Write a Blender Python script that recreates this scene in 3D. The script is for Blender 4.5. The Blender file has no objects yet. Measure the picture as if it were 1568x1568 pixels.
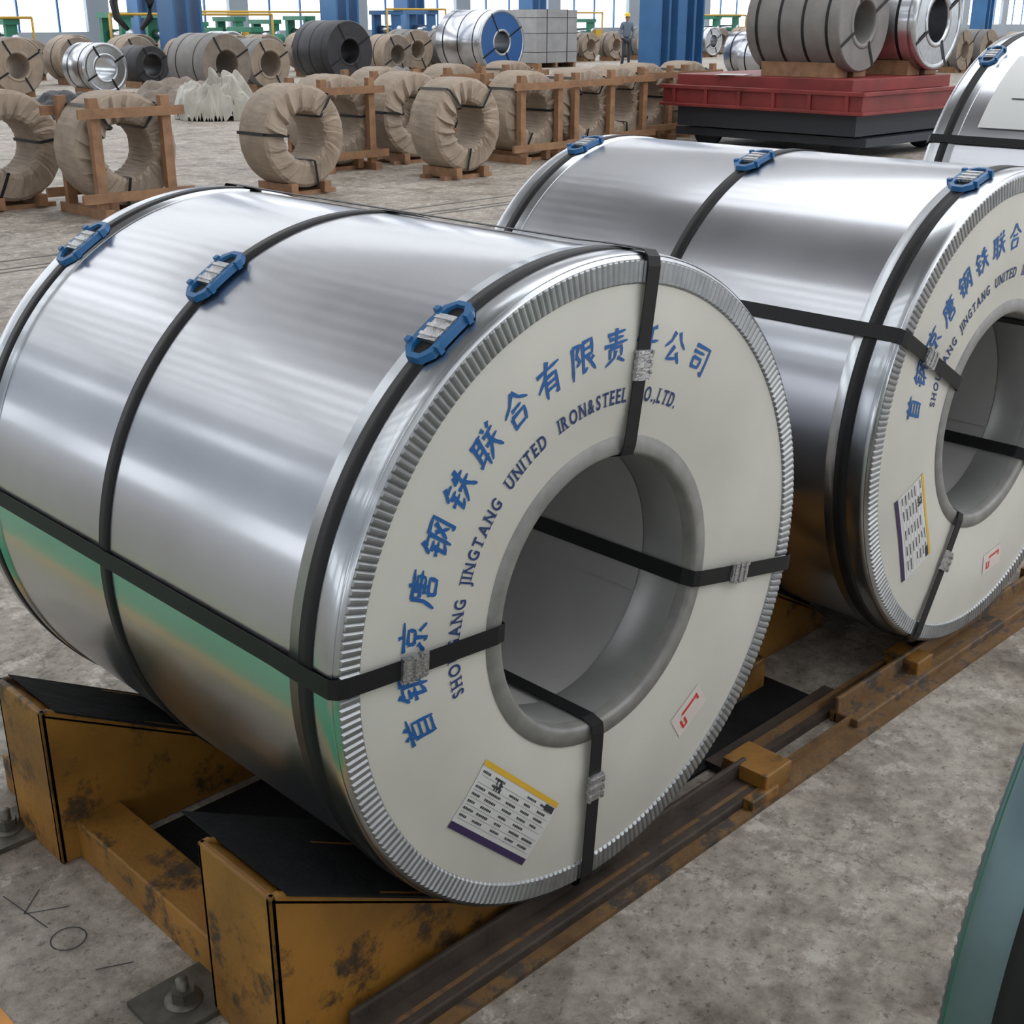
import bpy, math, random
from mathutils import Vector, Matrix, noise as mnoise
random.seed(7)
pi=math.pi; cos=math.cos; sin=math.sin; rad=math.radians
scene=bpy.context.scene
try:
    scene.view_settings.view_transform='Standard'
    scene.view_settings.look='None'
except Exception: pass

# ------------------------------------------------------------------ materials
def new_mat(name):
    m=bpy.data.materials.new(name); m.use_nodes=True
    nt=m.node_tree; b=nt.nodes['Principled BSDF']
    return m,nt,b
def simple(name,col,rough=.5,metal=0.,noise=.0,scale=8.,bump=0.,bscale=40.,rvar=0.,spec=None,sharp=0.,stretch=None,srough=.11,dirt=None,bdet=4):
    m,nt,b=new_mat(name)
    b.inputs['Base Color'].default_value=(*col,1); b.inputs['Roughness'].default_value=rough
    b.inputs['Metallic'].default_value=metal
    if spec is not None: b.inputs['Specular IOR Level'].default_value=spec
    tc=nt.nodes.new('ShaderNodeTexCoord'); vec=tc.outputs['Object']
    if stretch:
        mp=nt.nodes.new('ShaderNodeMapping'); mp.inputs['Scale'].default_value=stretch
        nt.links.new(vec,mp.inputs['Vector']); vec=mp.outputs['Vector']
    if noise>0 or rvar>0:
        n=nt.nodes.new('ShaderNodeTexNoise'); n.inputs['Scale'].default_value=scale; n.inputs['Detail'].default_value=6
        nt.links.new(vec,n.inputs['Vector'])
        if noise>0:
            r=nt.nodes.new('ShaderNodeValToRGB')
            r.color_ramp.elements[0].position=.3; r.color_ramp.elements[1].position=.7
            r.color_ramp.elements[0].color=(*[c*(1-noise) for c in col],1)
            r.color_ramp.elements[1].color=(*[min(1,c*(1+noise)) for c in col],1)
            nt.links.new(n.outputs['Fac'],r.inputs['Fac']); last=r.outputs['Color']
            if dirt:
                n3=nt.nodes.new('ShaderNodeTexNoise'); n3.inputs['Scale'].default_value=dirt[1]; n3.inputs['Detail'].default_value=9; n3.inputs['Roughness'].default_value=.75
                nt.links.new(vec,n3.inputs['Vector'])
                r3=nt.nodes.new('ShaderNodeValToRGB'); r3.color_ramp.elements[0].position=dirt[2]; r3.color_ramp.elements[1].position=dirt[2]+.08
                nt.links.new(n3.outputs['Fac'],r3.inputs['Fac'])
                mx=nt.nodes.new('ShaderNodeMix'); mx.data_type='RGBA'; nt.links.new(r3.outputs['Color'],mx.inputs[0]); nt.links.new(last,mx.inputs[6]); mx.inputs[7].default_value=(*dirt[0],1)
                last=mx.outputs[2]
            nt.links.new(last,b.inputs['Base Color'])
        if rvar>0:
            mr=nt.nodes.new('ShaderNodeMapRange'); mr.inputs['From Min'].default_value=.3; mr.inputs['From Max'].default_value=.7
            mr.inputs['To Min'].default_value=max(.02,rough-rvar); mr.inputs['To Max'].default_value=rough+rvar
            nt.links.new(n.outputs['Fac'],mr.inputs['Value']); nt.links.new(mr.outputs['Result'],b.inputs['Roughness'])
    if bump>0:
        n2=nt.nodes.new('ShaderNodeTexNoise'); n2.inputs['Scale'].default_value=bscale; n2.inputs['Detail'].default_value=bdet
        nt.links.new(vec,n2.inputs['Vector'])
        bp=nt.nodes.new('ShaderNodeBump'); bp.inputs['Strength'].default_value=bump; bp.inputs['Distance'].default_value=.02
        nt.links.new(n2.outputs['Fac'],bp.inputs['Height']); nt.links.new(bp.outputs['Normal'],b.inputs['Normal'])
    if sharp>0:
        g=nt.nodes.new('ShaderNodeBsdfPrincipled'); g.inputs['Metallic'].default_value=metal; g.inputs['Roughness'].default_value=srough
        g.inputs['Base Color'].default_value=(*col,1)
        if b.inputs['Base Color'].is_linked: nt.links.new(b.inputs['Base Color'].links[0].from_socket,g.inputs['Base Color'])
        mx=nt.nodes.new('ShaderNodeMixShader'); mx.inputs[0].default_value=sharp
        nt.links.new(b.outputs[0],mx.inputs[1]); nt.links.new(g.outputs[0],mx.inputs[2])
        nt.links.new(mx.outputs[0],nt.nodes['Material Output'].inputs['Surface'])
    return m
galv=simple('galvanized_steel',(.56,.57,.60),.32,1.,noise=.07,scale=3,rvar=.04,bump=.006,bscale=5,sharp=.32,srough=.13,bdet=1)
galv_rim=simple('galvanized_rim',(.50,.52,.54),.28,1.,noise=.1,scale=14,bump=.02,bscale=20,sharp=.2)
galv_pleat=simple('pleated_edge_steel',(.34,.35,.355),.4,.8,noise=.15,scale=20)
bore_m=simple('bore_steel',(.37,.365,.35),.5,.0,noise=.10,scale=3)
flange_m=simple('bore_flange_steel',(.40,.40,.39),.4,.45,noise=.1,scale=8)
ring_m=simple('inner_ring_steel',(.26,.255,.24),.5,.2,noise=.15,scale=30)
plate=simple('cream_face_plate',(.60,.585,.525),.27,0.,noise=.06,scale=4,bump=.02,bscale=6)
strapm=simple('black_strap',(.010,.010,.011),.5,0.,spec=.3)
seal_m=simple('strap_seal_steel',(.5,.5,.5),.35,1.,noise=.2,scale=60,bump=.3,bscale=200)
bluepad=simple('blue_plastic',(.015,.11,.27),.4)
blue_ink=simple('blue_ink',(.012,.10,.32),.5)
navy_ink=simple('navy_ink',(.02,.045,.15),.5)
paper=simple('sticker_paper',(.66,.66,.64),.5)
ink=simple('black_ink',(.03,.03,.04),.6)
yellow_ink=simple('yellow_print',(.7,.42,.03),.5)
purple_ink=simple('dark_purple_print',(.04,.02,.09),.5)
red_ink=simple('red_marker',(.6,.03,.02),.5)
kraft=simple('kraft_paper',(.31,.245,.185),.75,0,noise=.16,scale=5,bump=.5,bscale=14)
kraft_d=simple('kraft_paper_dark',(.22,.18,.145),.75,0,noise=.2,scale=5,bump=.4,bscale=14)
wood=simple('pine_wood',(.27,.145,.075),.7,0,noise=.25,scale=9)
ochre=simple('ochre_painted_steel',(.24,.11,.016),.5,0,noise=.4,scale=4,bump=.15,bscale=30,dirt=((.05,.03,.015),7,.53))
rubber=simple('black_rubber',(.010,.010,.011),.7,0,noise=.3,scale=10,bump=.2,bscale=30,spec=.2)
rust=simple('rusty_steel',(.055,.04,.03),.7,.2,noise=.4,scale=12,bump=.2,bscale=50)
rust_o=simple('ochre_rusty_steel',(.17,.09,.03),.65,.1,noise=.5,scale=9,bump=.2,bscale=50,dirt=((.06,.045,.035),9,.5))
bolt_m=simple('grimy_bolt_steel',(.13,.12,.10),.5,.7,noise=.3,scale=30)
redp=simple('red_painted_steel',(.19,.022,.02),.5,0,noise=.25,scale=3)
navy=simple('dark_undercarriage',(.03,.035,.045),.6)
bluecol=simple('blue_column_paint',(.03,.13,.30),.5,0,noise=.15,scale=1)
green_m=simple('green_machine_paint',(.03,.20,.12),.5,0,noise=.2,scale=2)
yellow_m=simple('yellow_paint',(.55,.33,.04),.5)
orange_m=simple('orange_paint',(.5,.17,.04),.5,0,noise=.1,scale=3)
dark_m=simple('dark_steel_wrap',(.03,.03,.034),.5,.2,noise=.2,scale=4)
greywrap=simple('grey_paper_wrap',(.18,.17,.16),.6,0,noise=.12,scale=5,bump=.2,bscale=14)
blueface=simple('blue_disc_paint',(.02,.10,.30),.4)
whitewrap=simple('white_film_wrap',(.34,.34,.34),.35,0,noise=.1,scale=3,bump=.3,bscale=8)
wallm=simple('wall_cladding',(.30,.34,.38),.7,0,noise=.05,scale=1)
roofm=simple('roof_sheet',(.32,.32,.33),.6,0)
greencoil=simple('dark_green_coil_body',(.008,.12,.06),.35,.0,noise=.2,scale=4)  # plain dark green for the body of the near coil
tealrim=simple('teal_steel_edge',(.13,.19,.20),.4,.7,noise=.15,scale=12)
tagp=simple('inspection_tag_paper',(.66,.58,.54),.45)
skin_m=simple('skin',(.45,.27,.18),.6); cloth_m=simple('grey_workwear',(.16,.2,.26),.8); pants_m=simple('dark_trousers',(.05,.055,.07),.8)
helmet_m=simple('yellow_helmet',(.8,.55,.03),.35); boot_m=simple('boot_leather',(.02,.02,.02),.6)

def floor_material():
    m,nt,b=new_mat('concrete_floor')
    tc=nt.nodes.new('ShaderNodeTexCoord')
    def noise(s,d=8,r=.6):
        n=nt.nodes.new('ShaderNodeTexNoise'); n.inputs['Scale'].default_value=s; n.inputs['Detail'].default_value=d; n.inputs['Roughness'].default_value=r
        nt.links.new(tc.outputs['Object'],n.inputs['Vector']); return n
    def ramp(src,p0,c0,p1,c1):
        r=nt.nodes.new('ShaderNodeValToRGB'); e=r.color_ramp.elements
        e[0].position=p0;e[0].color=(*c0,1);e[1].position=p1;e[1].color=(*c1,1)
        nt.links.new(src,r.inputs['Fac']); return r
    def mix(a,bb,f,mode='MULTIPLY'):
        x=nt.nodes.new('ShaderNodeMix'); x.data_type='RGBA'; x.blend_type=mode
        if isinstance(f,float): x.inputs[0].default_value=f
        else: nt.links.new(f,x.inputs[0])
        nt.links.new(a,x.inputs[6]); nt.links.new(bb,x.inputs[7]); return x.outputs[2]
    base=ramp(noise(1.3).outputs['Fac'],.32,(.27,.23,.19),.68,(.46,.415,.36))
    fine=ramp(noise(16,9,.75).outputs['Fac'],.36,(.42,.40,.37),.60,(1.12,1.12,1.1))
    c=mix(base.outputs['Color'],fine.outputs['Color'],.8)
    spots=ramp(noise(45,5,.8).outputs['Fac'],.37,(.25,.24,.22),.44,(1,1,1))
    c=mix(c,spots.outputs['Color'],.7)
    stain=ramp(noise(3.1,7,.65).outputs['Fac'],.36,(.46,.43,.39),.5,(1,1,1))
    c=mix(c,stain.outputs['Color'],.8)
    white=ramp(noise(6.5,10,.82).outputs['Fac'],.545,(0,0,0),.60,(1,1,1))
    rgb=nt.nodes.new('ShaderNodeRGB'); rgb.outputs[0].default_value=(.62,.58,.52,1)
    wf=nt.nodes.new('ShaderNodeMath'); wf.operation='MULTIPLY'; wf.inputs[1].default_value=.65
    nt.links.new(white.outputs['Color'],wf.inputs[0])
    c=mix(c,rgb.outputs[0],wf.outputs[0],'MIX')
    v=nt.nodes.new('ShaderNodeTexVoronoi'); v.feature='DISTANCE_TO_EDGE'; v.inputs['Scale'].default_value=.45
    dn=noise(2.5,8,.7); vm=nt.nodes.new('ShaderNodeMix'); vm.data_type='VECTOR'; vm.inputs[0].default_value=.35
    nt.links.new(tc.outputs['Object'],vm.inputs[4]); nt.links.new(dn.outputs['Color'],vm.inputs[5]); nt.links.new(vm.outputs[1],v.inputs['Vector'])
    cr=ramp(v.outputs['Distance'],.0,(.4,.38,.35),.004,(1,1,1))
    c=mix(c,cr.outputs['Color'],.6)
    nt.links.new(c,b.inputs['Base Color'])
    b.inputs['Roughness'].default_value=.6
    bp=nt.nodes.new('ShaderNodeBump'); bp.inputs['Strength'].default_value=.6; bp.inputs['Distance'].default_value=.012
    nt.links.new(noise(20,9,.75).outputs['Fac'],bp.inputs['Height']); nt.links.new(bp.outputs['Normal'],b.inputs['Normal'])
    return m
floorm=floor_material()
walk_green=simple('green_walkway_paint',(.006,.30,.14),.45,0,noise=.15,scale=3)
walk_line=simple('orange_line_paint',(.70,.30,.06),.5,0,noise=.2,scale=6)

# ------------------------------------------------------------------ mesh helpers
class MB:
    def __init__(s): s.v=[];s.f=[];s.m=[];s.s=[];s.mats=[]
    def mi(s,mat):
        if mat not in s.mats: s.mats.append(mat)
        return s.mats.index(mat)
    def add(s,vs,fs,mat,smooth=False):
        o=len(s.v); s.v+= [tuple(v) for v in vs]; k=s.mi(mat)
        for f in fs: s.f.append([i+o for i in f]); s.m.append(k); s.s.append(smooth)
    def box(s,c,size,mat,rot=None,top=None):
        hx,hy,hz=[x/2 for x in size]; t=top if top else (1,1)
        vs=[]
        for z,(sx,sy) in((-hz,(1,1)),(hz,t)):
            for x,y in((-1,-1),(1,-1),(1,1),(-1,1)): vs.append(Vector((x*hx*sx,y*hy*sy,z)))
        if rot is not None: vs=[rot@v for v in vs]
        vs=[v+Vector(c) for v in vs]
        s.add(vs,[(0,3,2,1),(4,5,6,7),(0,1,5,4),(1,2,6,5),(2,3,7,6),(3,0,4,7)],mat)
    def lathe(s,prof,mat,c=(0,0,0),seg=160,smooth=True,axis='Y',a0=0,a1=2*pi):
        full=abs(a1-a0-2*pi)<1e-6; n=seg if full else seg+1
        vs=[]
        for (r,y) in prof:
            for i in range(n):
                a=a0+(a1-a0)*i/seg
                if axis=='Y': vs.append((c[0]+r*cos(a),c[1]+y,c[2]+r*sin(a)))
                elif axis=='Z': vs.append((c[0]+r*cos(a),c[1]+r*sin(a),c[2]+y))
                else: vs.append((c[0]+y,c[1]+r*cos(a),c[2]+r*sin(a)))
        fs=[]
        for j in range(len(prof)-1):
            for i in range(seg):
                k=(i+1)%n
                fs.append((j*n+i,j*n+k,(j+1)*n+k,(j+1)*n+i))
        s.add(vs,fs,mat,smooth)
    def prism(s,poly,y0,y1,mat):
        n=len(poly); vs=[(x,y0,z) for x,z in poly]+[(x,y1,z) for x,z in poly]
        fs=[tuple(range(n)),tuple(range(2*n-1,n-1,-1))]+[(i,i+n,(i+1)%n+n,(i+1)%n) for i in range(n)]
        s.add(vs,fs,mat)
    def tube(s,pts,r,mat,seg=8):
        pts=[Vector(p) for p in pts]; vs=[];n=len(pts)
        for i,p in enumerate(pts):
            d=(pts[min(i+1,n-1)]-pts[max(i-1,0)]).normalized()
            up=Vector((0,0,1)) if abs(d.z)<.9 else Vector((1,0,0))
            a=d.cross(up).normalized(); b2=d.cross(a)
            rr=r[i] if isinstance(r,(list,tuple)) else r
            for k in range(seg): vs.append(p+a*rr*cos(2*pi*k/seg)+b2*rr*sin(2*pi*k/seg))
        fs=[(i*seg+k,i*seg+(k+1)%seg,(i+1)*seg+(k+1)%seg,(i+1)*seg+k) for i in range(n-1) for k in range(seg)]
        fs+=[tuple(range(seg))[::-1],tuple(range((n-1)*seg,n*seg))]
        s.add(vs,fs,mat,True)
    def make(s,name,parent=None,loc=(0,0,0),rotz=0,bevel=0,recalc=True):
        me=bpy.data.meshes.new(name); me.from_pydata(s.v,[],s.f)
        for m in s.mats: me.materials.append(m)
        me.polygons.foreach_set('material_index',s.m); me.polygons.foreach_set('use_smooth',s.s); me.update()
        if recalc:
            import bmesh
            bm=bmesh.new(); bm.from_mesh(me); bmesh.ops.recalc_face_normals(bm,faces=bm.faces); bm.to_mesh(me); bm.free()
        return place(name,me,parent,loc,rotz,bevel)
def place(name,me,parent=None,loc=(0,0,0),rotz=0,bevel=0):
    o=bpy.data.objects.new(name,me); scene.collection.objects.link(o); o.location=loc; o.rotation_euler=(0,0,rotz)
    if parent: o.parent=parent
    if bevel>0:
        b=o.modifiers.new('bevel','BEVEL'); b.width=bevel; b.segments=2; b.limit_method='ANGLE'
    return o
def empty(name,loc=(0,0,0),rotz=0):
    o=bpy.data.objects.new(name,None); scene.collection.objects.link(o); o.location=loc; o.rotation_euler=(0,0,rotz); o.empty_display_size=.2
    return o

# ------------------------------------------------------------------ lettering: brush-stroke Chinese, font Latin
JIN=[[(2.4,10),(.2,6.6)],[(1.8,8.4),(4.3,8.6)],[(1,6.2),(4,6.4)],[(.2,4.2),(4.3,4.5)],[(2.3,6.2),(2.2,.6),(4.3,2.3)]]
ST={
'首':[[(3,10),(4,8.8)],[(7,10),(6,8.8)],[(.3,8.2),(9.7,8.6)],[(5,8.4),(4.3,7)],[(2.5,7),(2.4,-.3)],[(2.5,7),(7.8,7.1),(7.7,-.2)],[(2.5,4.8),(7.7,4.9)],[(2.5,2.6),(7.7,2.7)],[(2.5,.5),(7.7,.6)]],
'钢':JIN+[[(5,9),(4.9,-.2)],[(5,9),(9.6,9.2),(9.5,.2),(8.4,1)],[(8.4,7.7),(5.8,2)],[(6,6.8),(8.6,2.2)]],
'京':[[(4.9,10.2),(5.4,8.9)],[(.6,8.1),(9.6,8.6)],[(3,6.8),(3,4.2)],[(3,6.8),(7.3,6.9),(7,4.4)],[(3,4.5),(7,4.5)],[(5,4.4),(5,.1),(3.8,1)],[(3.1,3.1),(.9,.6)],[(6.9,3.1),(9.2,.8)]],
'唐':[[(5,10.2),(5.6,9)],[(1.5,8.5),(9.7,8.9)],[(1.8,8.6),(1.6,4),(.1,0)],[(3.5,7.4),(8.1,7.6),(8,4.6)],[(2.4,6),(9.8,6.2)],[(3.5,4.6),(8,4.7)],[(5.6,8.6),(5.6,3.2)],[(3.6,3.1),(3.9,0)],[(3.6,3.1),(8.1,3.2),(7.7,.2)],[(3.9,.5),(7.8,.6)]],
'铁':JIN+[[(6.3,9.2),(5.1,6.9)],[(5.6,7.4),(9.4,7.8)],[(4.7,4.9),(10,5.2)],[(7.4,10.2),(7.2,5),(4.6,.1)],[(7.4,5),(10,.2)]],
'联':[[(.2,9),(5,9.3)],[(1.2,9),(1.2,2.2)],[(3.7,9),(3.7,-.2)],[(1.2,7),(3.7,7)],[(1.2,5),(3.7,5)],[(.1,1.9),(4.7,3)],[(6,10.1),(6.6,8.6)],[(9.1,10.1),(8.2,8.6)],[(5.3,7.5),(9.8,7.8)],[(5,4.9),(10.2,5.2)],[(7.4,7.6),(7.2,4.6),(4.8,.2)],[(7.5,4.8),(10.1,.2)]],
'合':[[(5,10.2),(3,7.4),(.1,5.4)],[(5,10.2),(7,7.6),(10,5.5)],[(3,5.5),(7,5.7)],[(2.4,3.9),(2.7,-.1)],[(2.4,3.8),(7.7,3.9),(7.2,0)],[(2.7,.5),(7.2,.6)]],
'有':[[(.4,7.9),(9.7,8.4)],[(5,10.3),(3.3,6),(.1,3.2)],[(3.3,6),(3.3,-.1)],[(3.3,6),(7.8,6.1),(7.7,.1),(6.6,.8)],[(3.3,4.2),(7.7,4.2)],[(3.3,2.4),(7.7,2.4)]],
'限':[[(.8,9.3),(.8,-.2)],[(.8,9.2),(3.7,9.4),(2.2,6.5)],[(2.2,6.5),(3.7,4.6),(2.2,3.5)],[(5,9.3),(5,.6),(6.7,1.8)],[(5,9.3),(8.9,9.4),(8.8,5.2)],[(5,7.3),(8.8,7.3)],[(5,5.3),(8.8,5.3)],[(9.4,4.4),(7.6,3)],[(6.6,5.2),(10,.1)]],
'责':[[(1.2,8.7),(8.8,9)],[(2,7.3),(8,7.4)],[(.1,5.6),(9.9,5.9)],[(5,10.2),(5,5.7)],[(2.6,4.6),(2.6,1.6)],[(2.6,4.6),(7.5,4.7),(7.5,1.8)],[(5,3.8),(4.6,1.8),(.9,-.2)],[(6,1.6),(9.2,-.1)]],
'任':[[(3.1,10.1),(.1,5.6)],[(1.9,7.4),(1.9,-.2)],[(9,9.6),(4.4,8.6)],[(3.3,5.1),(10.1,5.4)],[(6.6,8.9),(6.6,.6)],[(4,.5),(9.5,.7)]],
'公':[[(3.8,9.7),(2.6,6.8),(.1,4.8)],[(6,9.8),(7.4,7),(10,4.8)],[(4.8,5.4),(2.2,1.1),(7.5,1.8)],[(6.3,3.5),(8.5,.2)]],
'司':[[(1.3,9),(8.9,9.2),(8.6,.2),(7.1,1.2)],[(1,6.9),(6.6,7.1)],[(1.8,5),(2,1.6)],[(1.8,5),(5.9,5.1),(5.5,1.9)],[(2,2.1),(5.6,2.2)]]}
def brush(ch,size):
    vs=[];fs=[]
    for st in ST[ch]:
        P=[]
        for i in range(len(st)-1):
            n=4
            for k in range(n+(i==len(st)-2)):
                t=k/n; P.append((st[i][0]*(1-t)+st[i+1][0]*t,st[i][1]*(1-t)+st[i+1][1]*t))
        m=len(P); o=len(vs)
        for i,(x,y) in enumerate(P):
            x0,y0=P[max(0,i-1)];x1,y1=P[min(m-1,i+1)]; dx,dy=x1-x0,y1-y0;l=math.hypot(dx,dy) or 1
            t=i/(m-1); w=.70*(1-.38*sin(pi*t))*(1 if t<.75 else 1-(t-.75)*2.6)
            if abs(dy)>abs(dx): w*=1.15
            X=(x-5)/10;Y=(y-5)/10+.06*((x-5)/10); W=w/10
            X+=.10*Y
            vs.append(((X-dy/l*W)*size,(Y+dx/l*W)*size)); vs.append(((X+dy/l*W)*size,(Y-dx/l*W)*size))
        fs+=[(o+2*i,o+2*i+1,o+2*i+3,o+2*i+2) for i in range(m-1)]
    return vs,fs
def glyph_meshes(items):
    objs=[]
    for ch,size,shear in items:
        cu=bpy.data.curves.new('t','FONT'); cu.body=ch; cu.size=size; cu.shear=shear
        cu.align_x='CENTER'; cu.align_y='BOTTOM_BASELINE'; cu.resolution_u=4; cu.offset=.0008
        o=bpy.data.objects.new('t',cu); scene.collection.objects.link(o); objs.append(o)
    bpy.context.view_layer.update(); dg=bpy.context.evaluated_depsgraph_get()
    out=[]
    for o in objs:
        me=bpy.data.meshes.new_from_object(o.evaluated_get(dg))
        vs=[(v.co.x,v.co.y) for v in me.vertices]; fs=[tuple(p.vertices) for p in me.polygons]
        out.append((vs,fs)); bpy.data.meshes.remove(me)
    for o in objs:
        cu=o.data; bpy.data.objects.remove(o); bpy.data.curves.remove(cu)
    return out
CN="首钢京唐钢铁联合有限责任公司"
EN=[("SHOUGANG",189.5,163),("JINGTANG",159.5,136.5),("UNITED",132.5,116),("IRON&STEEL",111,84.5),("CO.,LTD.",80,62)]
PL=[]
for i,ch in enumerate(CN):
    g=brush(ch,.057); PL.append((g[0],g[1],.452,190.8-i*10.12,blue_ink))
etx=[(ch,.036,.0) for w,a,b_ in EN for ch in w]
GE=glyph_meshes(etx); gi=0
SERIF={'S':0,'H':((0,1),(0,1)),'I':((.5,),(.5,)),'N':((0,1),(0,)),'T':((.5,),()),'L':((0,),(0,)),'D':((0,),(0,)),'E':((0,),(0,)),'R':((0,1),(0,)),'A':((0,1),()),'U':((),(0,1)),'J':((),(1,))}
for w,a,b_ in EN:
    gs=GE[gi:gi+len(w)]; gi+=len(w)
    ws=[(max(v[0] for v in g[0])-min(v[0] for v in g[0])) for g in gs]; gap=.0065
    tot=sum(ws)+gap*(len(ws)-1); arc=rad(a-b_)*.352; sc=arc/tot; sx=0
    for ch,g,wd in zip(w,gs,ws):
        mn=min(v[0] for v in g[0]); c=sx+wd/2; sx+=wd+gap
        vs=[((x-mn-wd/2)*sc,y) for x,y in g[0]]; fs=list(g[1])
        sp=SERIF.get(ch,0)
        if sp:
            top=max(v[1] for v in vs); hw=wd*sc/2-.0018
            for yy,lst in((0,sp[0]),(top,sp[1])):
                for q in lst:
                    xx=-hw+2*hw*q; o=len(vs); y0=yy if yy==0 else yy-.0016
                    if ch=='I': xx=0
                    vs+=[(xx-.0048,y0),(xx+.0048,y0),(xx+.0048,y0+.0016),(xx-.0048,y0+.0016)]; fs.append((o,o+1,o+2,o+3))
        PL.append((vs,fs,.352,a-math.degrees(c*sc/.352),navy_ink))

# ------------------------------------------------------------------ big galvanised coil
def plate_y(r,a,dents):
    t=min(1,max(0,(r-.29)/.255)); y=-.004-.008*sin(pi*t)
    low=max(0,sin(-a-.3)); y-=.004*low*sin(pi*t)
    for d in dents:
        da=(a-d+pi)%(2*pi)-pi
        y+=.008*math.exp(-(da/.13)**2)*sin(pi*t)
    y+=.0015*sin(3*a+1)*sin(pi*t)
    return y
def galvanised_coil(x,y,z,R,L,rin,rot,clip_ang,mid,strap_ang,detail=True,name='galvanized_steel_coil',body=galv,rim=galv_rim):
    E=empty(name,(x,y,z)); k=R/.6
    b=MB()
    seg=256
    b.lathe([(R-.003,.0),(R-.003,.1),(R-.003,L*.33),(R-.003,L*.66),(R-.003,L)],body,seg=seg)
    b.make('outer_wrap_sheet',E,recalc=False)
    for nm,f in(('front_rim_band',lambda v:v),('back_rim_band',lambda v:L-v)):
        b=MB(); b.lathe([(R-.003,f(.105)),(R+.0005,f(.103)),(R+.0005,f(.012)),(R-.0015,f(.004)),(R-.006,f(-.003)),(R-.010,f(-.006))],rim,seg=seg)
        b.make(nm,E)
    for nm,sg,y0 in(('front_pleated_ring',1,0),('back_pleated_ring',-1,L)):
        b=MB(); N=270; vs=[];fs=[]
        rows=[(R-.010,0,-.006),(R-.013,1,-.006),(R-.047*k,1,-.007),(R-.051*k,0,-.005)]
        n=N*4
        for (r,amp,yy) in rows:
            for i in range(n):
                a=2*pi*i/n; ph=i%4
                h=(.0032,.0036,.0030,.0)[ph]*amp
                vs.append((r*cos(a),y0+sg*(yy-h+.001),r*sin(a)))
        for j in range(3):
            for i in range(n):
                q=(i+1)%n; fs.append((j*n+i,j*n+q,(j+1)*n+q,(j+1)*n+i))
        b.add(vs,fs,galv_pleat,False); b.make(nm,E)
    dents=[rad(s) for s in strap_ang[1:]]
    b=MB(); vs=[];fs=[];nr=16
    for j in range(nr+1):
        r0=.285+(.553-.285)*j/nr; r=r0*k
        for i in range(seg):
            a=2*pi*i/seg; vs.append((r*cos(a),plate_y(r0,a,dents),r*sin(a)))
    for j in range(nr):
        for i in range(seg):
            q=(i+1)%seg; fs.append((j*seg+i,j*seg+q,(j+1)*seg+q,(j+1)*seg+i))
    b.add(vs,fs,plate,True); b.make('front_face_plate',E)
    b=MB(); b.lathe([(.553*k,L+.003),(.42*k,L+.006),(.285*k,L+.003)],plate,seg=seg); b.make('back_face_plate',E)
    b=MB(); b.lathe([(rin+.036,-.003),(rin+.035,-.0065),(rin+.008,-.009),(rin+.003,-.007),(rin,.0),(rin-.001,.02)],ring_m,seg=seg)
    b.lathe([(rin-.001,.02),(rin-.001,.115),(rin+.002,.117)],flange_m,seg=seg)
    b.make('inner_edge_ring',E)
    b=MB(); b.lathe([(rin+.002,.1),(rin+.002,L*.5),(rin+.002,L)],bore_m,seg=seg)
    b.lathe([(rin-.0015,.117),(rin-.0015,L-.02)],bore_m,seg=40,a0=rad(-25),a1=rad(75))
    b.make('bore_liner',E,recalc=False)
    b=MB(); w=.016
    for yy,rr in((.062,R+.002),(mid,R+.0002),(L-.062,R+.002)):
        b.lathe([(rr-.003,yy-w),(rr+.0008,yy-w),(rr+.0008,yy+w),(rr-.003,yy+w)],strapm,seg=seg)
    ro=R+.0055
    for a in strap_ang:
        a=rad(a)
        path=[(rin-.006,L-.01),(rin-.006,.12),(rin-.006,.012),(rin+.002,-.013),(rin+.02,-.0165),(R*.7,-.0175),(R-.02,-.016),(R-.004,-.012),(ro,-.001),(ro+.0005,.03),(ro+.0005,.1),(ro-.0015,.15),(ro-.0015,L-.15),(ro,L-.03),(ro,L),(R-.01,L+.016),(rin,L+.016),(rin-.006,L-.01)]
        vs=[];er=Vector((cos(a),0,sin(a)));et=Vector((-sin(a),0,cos(a)))
        for i,(r,yy) in enumerate(path):
            p0=path[max(i-1,0)];p1=path[min(i+1,len(path)-1)]
            dx,dy=p1[0]-p0[0],p1[1]-p0[1];l=math.hypot(dx,dy);nx,ny=dy/l*.0008,-dx/l*.0008
            for sw,sn in((-1,-1),(1,-1),(1,1),(-1,1)):
                vs.append(er*(r+nx*sn)+et*w*sw+Vector((0,yy+ny*sn,0)))
        fs=[(i*4+q,i*4+(q+1)%4,(i+1)*4+(q+1)%4,(i+1)*4+q) for i in range(len(path)-1) for q in range(4)]
        b.add(vs,fs,strapm)
    b.make('steel_straps',E)
    b=MB()
    for a,rr in zip(strap_ang,(.415,.40,.455,.385)):
        a=rad(a);rr*=k;c=Vector((rr*cos(a),-.0205,rr*sin(a)))
        rt=Matrix.Rotation(-a,3,'Y')
        b.box(c,(.052,.006,.038),seal_m,rt)
        for q in(-.017,0,.017):
            b.box(c+rt@Vector((q,-.0015,0)),(.007,.008,.040),seal_m,rt)
            b.box(c+rt@Vector((q+.006,-.001,.018)),(.006,.009,.006),seal_m,rt); b.box(c+rt@Vector((q+.006,-.001,-.018)),(.006,.009,.006),seal_m,rt)
    b.make('strap_seals',E)
    b=MB()
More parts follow.
